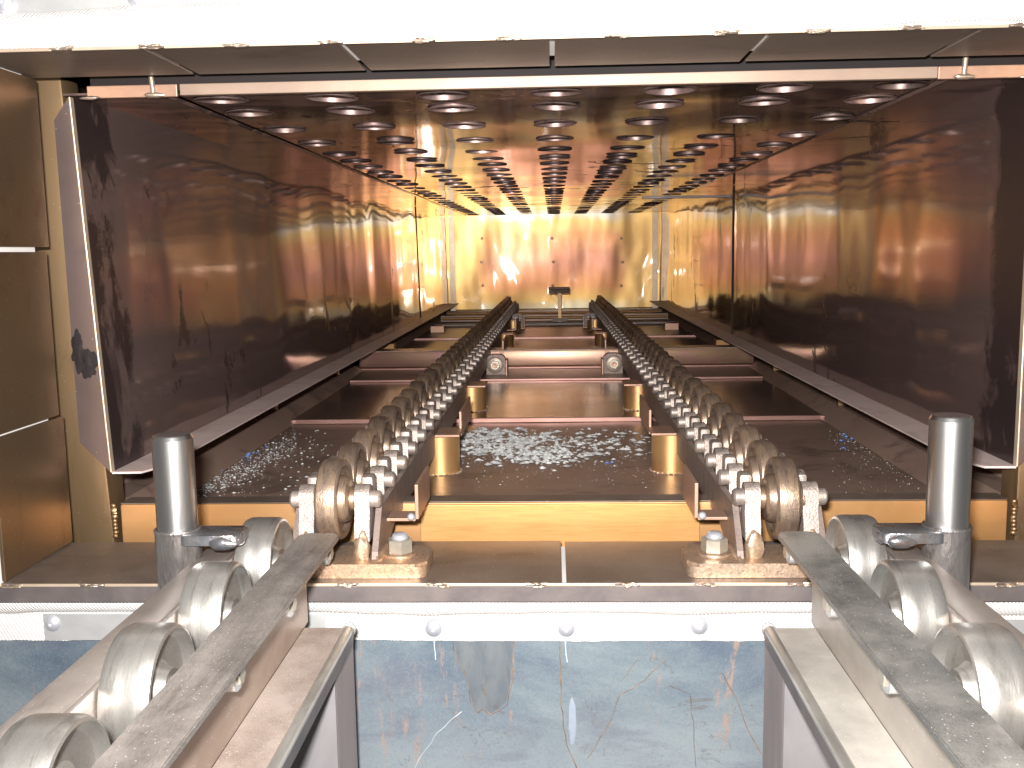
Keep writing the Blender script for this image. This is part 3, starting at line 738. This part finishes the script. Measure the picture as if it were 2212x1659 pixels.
bm = nb(); box(bm, -0.95, -0.40, 1.208, 1.2115, ZT + 0.038, ZT + 0.12, 0.0005); obj('retaining_strip', bm, M['strip'], gt2)
rivet(12, 8, 1.2075, gt2); rivet(298, -4, 1.2075, gt2)

# ------------------------------------------------------------------ blued sheet below
dt = thing('lower_sheet', 'blued steel sheet with rust runs below the lower gasket', 'steel sheet', (0, 1.25, -0.5))
bm = nb(); box(bm, -1.0, 1.0, 1.2415, 1.26, -1.15, ZB - 0.026); obj('sheet', bm, M['blue'], dt)
def trace(pts, wd, mat, name, Y=1.2412):
    P = [onY(px, py, Y) for px, py in pts]
    Q = []
    for a, c in zip(P, P[1:]):
        for k in range(6): Q.append(a.lerp(c, k / 6))
    Q.append(P[-1])
    for q in Q: q.x += 0.0022 * noise.noise(q * 60); q.z += 0.002 * noise.noise(q * 50 + Vector((5, 5, 5)))
    g = nb(); V = []
    for i, q in enumerate(Q):
        d = (Q[min(i + 1, len(Q) - 1)] - Q[max(0, i - 1)]).normalized(); n = Vector((-d.z, 0, d.x)); ww = wd * (0.5 + 0.9 * abs(noise.noise(q * 90 + Vector((1, 7, 3)))))
        V.append((g.verts.new(q + n * ww), g.verts.new(q + Vector((0, -0.0004, 0))), g.verts.new(q - n * ww)))
    for A, B in zip(V, V[1:]):
        g.faces.new((A[0], B[0], B[1], A[1])); g.faces.new((A[1], B[1], B[2], A[2]))
    obj(name, g, mat, dt, smooth=80)
trace([(978, 1380), (985, 1420), (1008, 1468), (1018, 1520), (1030, 1540)], 0.0008, M['rustrun'], 'rust_run')
trace([(1113, 1378), (1108, 1430), (1105, 1480), (1096, 1522), (1080, 1534)], 0.0010, M['rustrun'], 'rust_run')
trace([(1030, 1540), (1045, 1532), (1060, 1545), (1080, 1534)], 0.0013, M['rustrun'], 'rust_run')
trace([(1045, 1500), (1052, 1470), (1043, 1440)], 0.00055, M['rustrun'], 'rust_run')
trace([(1209, 1385), (1212, 1450), (1213, 1530), (1222, 1600), (1245, 1659)], 0.0010, M['rustrun'], 'rust_run')
trace([(1440, 1420), (1395, 1470), (1340, 1500), (1310, 1575), (1270, 1640)], 0.0008, M['rustrun'], 'rust_run')
trace([(1340, 1475), (1378, 1425), (1385, 1425)], 0.00055, M['rustrun'], 'rust_run')
trace([(1445, 1480), (1490, 1500), (1498, 1560), (1503, 1659)], 0.00055, M['rustrun'], 'rust_run')
trace([(1560, 1455), (1590, 1510), (1612, 1570), (1650, 1640)], 0.0008, M['rustrun'], 'rust_run')
trace([(996, 1536), (945, 1585), (905, 1640), (880, 1690)], 0.0006, M['scratch'], 'scratch')
trace([(939, 1383), (940, 1400), (942, 1425)], 0.0008, M['scratch'], 'scratch')
trace([(1223, 1385), (1224, 1410), (1226, 1430)], 0.0009, M['scratch'], 'scratch')
g = nb(); p = onY(1236, 1560, 1.2412); blob(g, p, 0.0050, 0.0008, 0.033, 3, 0.2, 3); obj('pale_drip', g, M['drip'], dt, smooth=80)
g = nb(); prism(g, [tuple(onY(px, py, 1.2412).xz) for px, py in ((980, 1378), (990, 1430), (1010, 1475), (1022, 1522), (1034, 1538), (1046, 1530), (1060, 1541), (1078, 1530), (1094, 1515), (1102, 1478), (1105, 1430), (1110, 1378))], 1.2411, 1.2413); obj('grey_run', g, M['stain'], dt)

# ------------------------------------------------------------------ roller rails
RC = 0.289; ZP = -0.319; RW = 0.0535
def wheel_bm():
    R = RW
    h = [(0.028, 0), (0.028, 0.0145), (0.0225, 0.0150), (0.0220, 0.0250), (0.0200, 0.0290), (0.0160, 0.0310), (0.0085, 0.0320), (0.0080, 0.0340), (0.0080, 0.0415), (0.0125, 0.0430), (0.0138, 0.0445), (0.0138, 0.0505), (0.0115, R - 0.0008), (0.006, R), (0.0, R + 0.0003)]
    return lathe(nb(), (0, 0, 0), (1, 0, 0), h + [(-t, r) for t, r in h[:-1][::-1]], 40)
wheel_me = mesh('wheel', wheel_bm(), M['wheel'], 30)
pin_me = mesh('pin', cyl(nb(), (-0.060, 0, 0), (1, 0, 0), 0.0112, 0.120, 20, 0.0025), M['pinmetal'], 40)
def lug_bm():
    g = nb()
    # upright with rounded head, waist and flared foot, in Y/Z, extruded along X
    pts = []
    for k in range(9):
        a = math.pi * k / 8; pts.append((0.0150 * math.cos(a), 0.0045 + 0.0155 * math.sin(a)))
    pts += [(-0.0145, -0.018), (-0.020, -0.032), (-0.022, -0.052), (0.030, -0.052), (0.026, -0.032), (0.0150, -0.018)]
    prism(g, pts, plane='YZ', a=-0.0098, b=0.0098)
    es = [e for e in g.edges if len(e.link_faces) == 2 and abs(e.calc_face_angle(0)) > 0.9]
    bmesh.ops.bevel(g, geom=es, offset=0.003, segments=2, affect='EDGES')
    box(g, -0.0095, 0.0075, 0.030, 0.058, -0.045, 0.0225, 0.004)
    return g
lug_me = mesh('lug', lug_bm(), M['cast'], 40)
NW = 43; SP = 0.1135
nut_bm = lambda g, o, ax, r, l: lathe(g, o, ax, [(0, 0), (0, r * 0.93), (0.0015, r), (l - 0.0015, r), (l, r * 0.9), (l, 0)], 6)
def rail(s, lab):
    t = thing('roller_rail', lab, 'roller rail', (s * RC, 1.27, -0.37), 'pair of roller rails running into the oven')
    t.rotation_euler = (0, 0, s * 0.0035)
    base = t.location.copy()
    for i in range(NW):
        y = 1.27 + SP * i
        wl_ = Vector((s * RC + s * 0.002, y + random.uniform(-0.002, 0.002), ZP + random.uniform(-0.0012, 0.0012))) - base
        o = obj('wheel', wheel_me, parent=t, loc=wl_); o.rotation_euler = (random.uniform(0, 6), random.uniform(-0.015, 0.015), random.uniform(-0.03, 0.03))
        o2 = obj('pin', pin_me, parent=t, loc=Vector((s * RC, y, ZP)) - base); o2.rotation_euler = (random.uniform(0, 6), 0, 0)
        for q in (-1, 1):
            l = obj('lug', lug_me, parent=t, loc=Vector((s * RC + q * 0.0365, y, ZP)) - base)
            l.rotation_euler = (0, 0, random.uniform(-0.02, 0.02))
    ye = 1.27 + SP * NW
    g = nb()
    for q in (-1, 1):
        x = s * RC + q * 0.0535
        prism(g, [(1.243, -0.3930), (1.247, -0.384), (1.286, -0.332), (ye, -0.330), (ye, -0.380), (1.385, -0.382), (1.345, -0.3935)], plane='YZ', a=x - 0.004, b=x + 0.004)
    obj('side_plate', g, M['rail'], t)
    g = nb(); box(g, s * RC - 0.0485, s * RC + 0.0485, 1.39, ye, -0.3795, -0.3745); obj('base_channel', g, M['rail'], t)
    # foot on the frame with its anchor nut
    g = nb(); x0, x1 = sorted((s * 0.166, s * 0.37))
    prism(g, rrect(x0, x1, 1.222, 1.305, 0.014), plane='XY', a=ZB + 0.0005, b=ZB + 0.019)
    es = [e for e in g.edges if all(v.co.z > ZB + 0.018 for v in e.verts)]
    bmesh.ops.bevel(g, geom=es, offset=0.004, segments=2, affect='EDGES')
    obj('foot', g, M['foot'], t, smooth=40)
    g = nb()
    blob(g, (s * (RC - 0.058), 1.272, ZB + 0.0195), 0.0075, 0.034, 0.0055, 9, 0.4, 3)
    obj('weld', g, M['foot'], t, smooth=60)
    for q in (-1, 1):
        g = nb()
        blob(g, (s * RC + q * 0.036, 1.2480, -0.383), 0.0110, 0.007, 0.024, q + 4, 0.35, 3)
        obj('weld', g, M['foot'], t, smooth=60)
    nx, ny = s * 0.205, 1.262
    g = nb(); lathe(g, (nx, ny, ZB + 0.0192), (0, 0, 1), [(0, 0), (0, 0.0215), (0.0015, 0.022), (0.0035, 0.0215), (0.0035, 0)], 32); w_ = obj('washer', g, M['foot'], t, smooth=40)
    g = nb(); nut_bm(g, (nx, ny, ZB + 0.023), (0, 0, 1), 0.0172, 0.0185); n_ = obj('nut', g, M['nut'], t)
    g = nb(); lathe(g, (nx, ny, ZB + 0.0415), (0, 0, 1), [(0, 0.0105), (0.001, 0.0115), (0.002, 0.0098), (0.003, 0.0108), (0.004, 0.0094), (0.005, 0.0102), (0.007, 0.0085), (0.0085, 0)], 24); obj('stud', g, M['rivet'], n_, smooth=60)
    # keeper plates on little shelves
    for ya, yb in ((1.31, 1.43), (1.93, 2.14), (3.50, 3.75), (4.6, 4.9)):
        g = nb(); box(g, s * 0.186, s * 0.191, ya, yb, -0.358, -0.310, 0.0008); k_ = obj('keeper_plate', g, M['copperplate'], t)
        g = nb(); box(g, s * 0.1915, s * 0.2312, ya + 0.005, ya + 0.045, -0.362, -0.358, 0.0006); obj('shelf', g, M['copperplate'], k_)
        g = nb(); lathe(g, (s * 0.197, ya + 0.004, -0.3555), (0, -1, 0), [(0, 0.0055), (0.003, 0.005), (0.005, 0.003), (0.0055, 0)], 14); obj('bolt', g, M['rivet'], k_, smooth=50)
    # support pipes
    for y, x in ((1.90, 0.226), (2.60, 0.224), (4.25, 0.222), (5.1, 0.222)):
        g = nb(); box(g, s * 0.184, s * 0.2312, y - 0.04, y + 0.045, -0.3478, -0.3435, 0.0006); obj('saddle', g, M['copperplate'], t)
        zf = ZFL + (0.0 if y < 2.46 else 0.010 if y < 3.19 else 0.016 if y < 4.68 else 0.020)
        g = nb(); lathe(g, (s * x, y, zf - 0.001), (0, 0, 1), [(0, 0.038), (-0.348 - zf, 0.038), (-0.348 - zf, 0)], 40)
        p_ = obj('support_pipe', g, M['pipe'], t, smooth=50)
        g = nb()
        for k in range(26):
            a = k / 26 * 6.283; blob(g, (s * x + 0.039 * math.cos(a), y + 0.039 * math.sin(a), zf + 0.001), 0.0045, 0.0045, 0.0016, k, 0.6, 1)
        obj('weld_ring', g, M['edge'], p_, smooth=60)
    # guide roller ends with their big nuts, facing the mouth
    for y, x, z, mt in ((3.30, 0.205, -0.374, 'nut2'), (5.2, 0.207, -0.356, 'rivet')):
        g = nb(); lathe(g, (s * x, y, z), (0, 1, 0), [(0, 0), (0, 0.024), (0.002, 0.027), (0.05, 0.027)], 32); h_ = obj('guide_roller', g, M[mt], t, smooth=40)
        g = nb(); nut_bm(g, (s * x, y, z), (0, -1, 0), 0.017, 0.009); obj('nut', g, M['nut'], h_)
        g = nb(); lathe(g, (s * x, y - 0.009, z), (0, -1, 0), [(0, 0.0095), (0.005, 0.0085), (0.0055, 0.004), (0.003, 0)], 18); obj('axle_end', g, M['copperplate'], h_, smooth=40)
        g = nb(); prism(g, rrect(min(s * (x + 0.030), s * (x - 0.034)), max(s * (x + 0.030), s * (x - 0.034)), z - 0.035, z + 0.034, 0.02, corners=(1, 1, 0, 0)), y + 0.012, y + 0.05); obj('housing', g, M['rail'], h_, smooth=40)
        g = nb(); box(g, s * (x + 0.032), s * (x - 0.040), y - 0.012, y + 0.055, z - 0.042, z - 0.036, 0.001)
        box(g, s * (x - 0.036), s * (x - 0.041), y - 0.012, y + 0.055, z - 0.036, z + 0.018, 0.001); obj('cradle', g, M['copperplate'], h_)
    return t
rail(-1, 'left rail of worn cast wheels on pins, running deep into the oven')
rail(1, 'right rail of worn cast wheels on pins, running deep into the oven')

# ------------------------------------------------------------------ entry tracks in front of the mouth
def roller_bm():
    R, h = 0.0585, 0.0225
    p = [(h + 0.004, 0), (h + 0.004, 0.011), (h - 0.002, 0.0125), (h - 0.002, 0.019), (h - 0.010, 0.022), (h - 0.014, 0.026), (h - 0.0145, 0.038), (h - 0.010, 0.047), (h - 0.002, 0.0515), (h, 0.0535), (h - 0.001, R - 0.0025), (h - 0.006, R - 0.0003), (0.007, R), (0.003, R - 0.0002)]
    return lathe(nb(), (0, 0, 0), (1, 0, 0), p + [(-t, r) for t, r in p[::-1]], 64)
roller_me = mesh('roller', roller_bm(), M['roller'], 30)
ENT = 0.362
def entry(s, lab, mbar, mweb, mledge):
    t = thing('entry_track', lab, 'roller track', (s * ENT, 1.2, -0.42), 'pair of entry tracks in front of the oven mouth')
    base = t.location.copy()
    for i in range(6):
        y = 1.185 - 0.179 * i
        if y < 0.25: break
        o = obj('roller', roller_me, parent=t, loc=Vector((s * ENT, y, -0.322 - 0.0585)) - base); o.rotation_euler = (random.uniform(0, 6), 0, 0)
        g = nb(); yy = y
        prism(g, rrect(yy - 0.016, yy + 0.012, -0.379, -0.352, 0.011, corners=(0, 0, 1, 1)), plane='YZ', a=s * 0.2805, b=s * 0.3015)
        a = obj('axle_tab', g, M['strip'], t)
        g = nb(); nut_bm(g, (s * 0.2803, yy - 0.001, -0.366), (-s, 0, 0), 0.0095, 0.003)
        obj('axle_nut', g, M['nut'], a, smooth=30)
        g = nb(); cyl(g, (s * 0.302, yy, -0.381), (s, 0, 0), 0.009, 0.080, 16); obj('axle', g, M['legbrown'], t, smooth=30)
    # top flat bar
    g = nb(); x0, x1 = sorted((s * 0.270, s * 0.320))
    prism(g, rrect(x0, x1, 0.10, 1.200, 0.012, corners=(1, 1, 0, 0)), plane='XY', a=-0.3515, b=-0.345)
    es = [e for e in g.edges if all(v.co.z > -0.3455 for v in e.verts)]
    bmesh.ops.bevel(g, geom=es, offset=0.0014, segments=2, affect='EDGES')
    obj('top_bar', g, M[mbar], t, smooth=40)
    # inner web
    g = nb(); box(g, s * 0.302, s * 0.308, 0.10, 1.150, -0.442, -0.3518, 0.0008); obj('web', g, M[mweb], t)
    # ledge angle with its rolled inner edge
    g = nb(); box(g, s * 0.252, s * 0.3018, 0.10, 1.130, -0.449, -0.441, 0.0012); obj('ledge', g, M[mledge], t)
    g = nb(); pts = [(s * 0.2485, 0.10 + 0.0515 * k, -0.4445) for k in range(21)]
    tube(g, pts, 0.0062, 14)
    lathe(g, (s * 0.2485, 1.129, -0.4445), (0, 1, 0), [(0, 0.0062), (0.001, 0.0085), (0.006, 0.0080), (0.009, 0.005), (0.010, 0)], 16)
    obj('rolled_edge', g, M['ledgedge'], t, smooth=40)
    g = nb(); prism(g, [(s * 0.2525, -0.450), (s * 0.2425, -0.446), (s * 0.2435, -0.462), (s * 0.2525, -0.470)], 0.10, 1.13); obj('down_turn', g, M['darkedge'], t)
    # outer channel
    g = nb(); box(g, s * 0.392, s * 0.430, 0.10, 1.185, -0.362, -0.356, 0.0015); obj('outer_flange', g, M['channel'], t, smooth=40)
    g = nb(); box(g, s * 0.386, s * 0.3915, 0.10, 1.170, -0.445, -0.3565, 0.0015); obj('outer_web', g, M['channel'], t, smooth=40)
    # leg
    g = nb(); box(g, s * 0.250, s * 0.325, 1.055, 1.060, -1.1, -0.471, 0.001); l_ = obj('leg', g, M['leg'], t)
    g = nb(); box(g, s * 0.250, s * 0.2555, 1.0605, 1.160, -1.1, -0.471, 0.001); obj('leg_side', g, M['legbrown'], l_)
    # collar and ear that carry the guide pin
    cx = s * 0.450
    g = nb(); lathe(g, (cx, 1.135, -0.52), (0, 0, 1), [(0, 0.0265), (0.196, 0.0265), (0.1995, 0.0275), (0.201, 0.0268), (0.201, 0.0243), (0.18, 0.0240)], 44); c_ = obj('collar', g, M['collar'], t, smooth=40)
    g = nb(); prism(g, rrect(min(s * 0.368, s * 0.438), max(s * 0.368, s * 0.438), 1.105, 1.150, 0.008), plane='XY', a=-0.333, b=-0.321)
    es = [e for e in g.edges if all(v.co.z > -0.322 for v in e.verts)]
    bmesh.ops.bevel(g, geom=es, offset=0.002, segments=1, affect='EDGES')
    blob(g, (s * 0.388, 1.106, -0.331), 0.016, 0.007, 0.008, 3, 0.35, 2); blob(g, (s * 0.370, 1.120, -0.329), 0.006, 0.012, 0.007, 8, 0.35, 2)
    obj('ear', g, M['ear'], t, smooth=50)
    return t
entry(-1, 'left entry track of polished rollers beside a dusty brown flat bar', 'bar', 'web', 'ledge')
entry(1, 'right entry track of polished rollers beside a sooty grey flat bar', 'bardark', 'webgrey', 'ledgegrey')
for s, zt, lab in ((-1, -0.206, 'shorter bright round steel pin standing in the left collar'), (1, -0.191, 'taller bright round steel pin standing in the right collar')):
    g = nb(); lathe(g, (s * 0.450, 1.135, -0.50), (0, 0, 1), [(0, 0), (0, 0.0236), (zt + 0.50 - 0.005, 0.0236), (zt + 0.50 - 0.001, 0.0215), (zt + 0.50, 0.0200), (zt + 0.4995, 0.010), (zt + 0.5002, 0)], 64)
    tag(obj('guide_pin', g, M['pin'], smooth=25), lab, 'pin', 'bright pins standing either side of the mouth')

# ------------------------------------------------------------------ litter on the oven floor
def flake(g, x, y, z, r, h=0.0035):
    n = random.randint(4, 7); a0 = random.uniform(0, 6)
    ring = [g.verts.new((x + r * random.uniform(0.5, 1.2) * math.cos(a0 + 6.283 * k / n), y + r * random.uniform(0.5, 1.2) * math.sin(a0 + 6.283 * k / n), z)) for k in range(n)]
    top = g.verts.new((x, y, z + min(h, 0.45 * r) * random.uniform(0.5, 1.5)))
    for k in range(n): g.faces.new((ring[k], ring[(k + 1) % n], top))
def scatter(g, n, px0, px1, py0, py1, rmin, rmax, dens, z=None, pw=2.5):
    c = 0; tries = 0
    while c < n and tries < n * 60:
        tries += 1
        px, py = random.uniform(px0, px1), random.uniform(py0, py1)
        p = onZ(px, py, (ZFL + 0.001) if z is None else z)
        if random.random() > dens(px, py): continue
        if not (1.53 < p.y < 2.44): continue
        flake(g, p.x, p.y, p.z, rmin + (rmax - rmin) * random.random() ** pw); c += 1
def cen(px, py):
    d = math.exp(-((px - 1090) / 110) ** 2 - ((py - 962) / 26) ** 2) + 0.9 * math.exp(-((px - 1175) / 60) ** 2 - ((py - 985) / 14) ** 2) + 0.25 * math.exp(-((px - 1290) / 130) ** 2 - ((py - 955) / 30) ** 2) + 0.8 * math.exp(-((px - 1040) / 50) ** 2 - ((py - 940) / 16) ** 2)
    return min(1, d * (0.45 + 1.1 * max(0, noise.noise(Vector((px / 22, py / 7, 2))) + 0.15)))
g = nb()
scatter(g, 2000, 985, 1405, 925, 1050, 0.0010, 0.0125, cen, pw=3.2)
scatter(g, 600, 985, 1415, 925, 1055, 0.0006, 0.0020, lambda x, y: 0.2 + 0.8 * math.exp(-((y - 985) / 40) ** 2))
def lef(px, py):
    line = 1060 - (px - 430) * 0.50
    return math.exp(-((py - line) / 22) ** 2) * (0.35 + 0.65 * max(0, noise.noise(Vector((px / 25, py / 9, 7))) + 0.4))
scatter(g, 1500, 425, 640, 915, 1075, 0.0004, 0.0030, lef, pw=3)
scatter(g, 330, 430, 720, 930, 1075, 0.0008, 0.0048, lambda x, y: 0.6, pw=3)
scatter(g, 420, 1790, 2010, 930, 1060, 0.0005, 0.0026, lambda x, y: math.exp(-((y - (945 + (x - 1830) * 0.38)) / 26) ** 2))
scatter(g, 160, 1790, 2010, 985, 1070, 0.0005, 0.0016, lambda x, y: 0.7)
tag(obj('white_flakes', g, M['flake']), 'pale flakes and dust scattered over the oven floor', 'flakes', kind='stuff')
g = nb()
scatter(g, 26, 500, 560, 935, 995, 0.002, 0.0075, lambda x, y: math.exp(-((y - (1025 - (x - 470) * 0.62 )) / 7) ** 2), z=ZFL + 0.003)
for px, py in ((495, 1005), (478, 1018), (515, 990), (577, 966), (1311, 1000), (1322, 999), (470, 1000)):
    p = onZ(px, py, ZFL + 0.003); flake(g, p.x, p.y, p.z, 0.006, 0.004)
for k in range(34):
    p = onZ(1868 + random.gauss(0, 13), 941 + random.gauss(0, 3.5), ZFL + 0.003); flake(g, p.x, p.y, p.z, random.uniform(0.002, 0.006), 0.005)
for px, py in ((1822, 938), (1828, 944), (1835, 940), (1816, 952), (1826, 934), (1840, 948), (1852, 942), (1900, 968), (1935, 978), (1955, 972), (1972, 988), (1968, 1000), (1822, 968), (1860, 952)):
    p = onZ(px, py, ZFL + 0.003); flake(g, p.x, p.y, p.z, 0.006, 0.004)
tag(obj('blue_chips', g, M['blueflake']), 'bright blue chips lying among the pale dust on the oven floor', 'chips', kind='stuff')
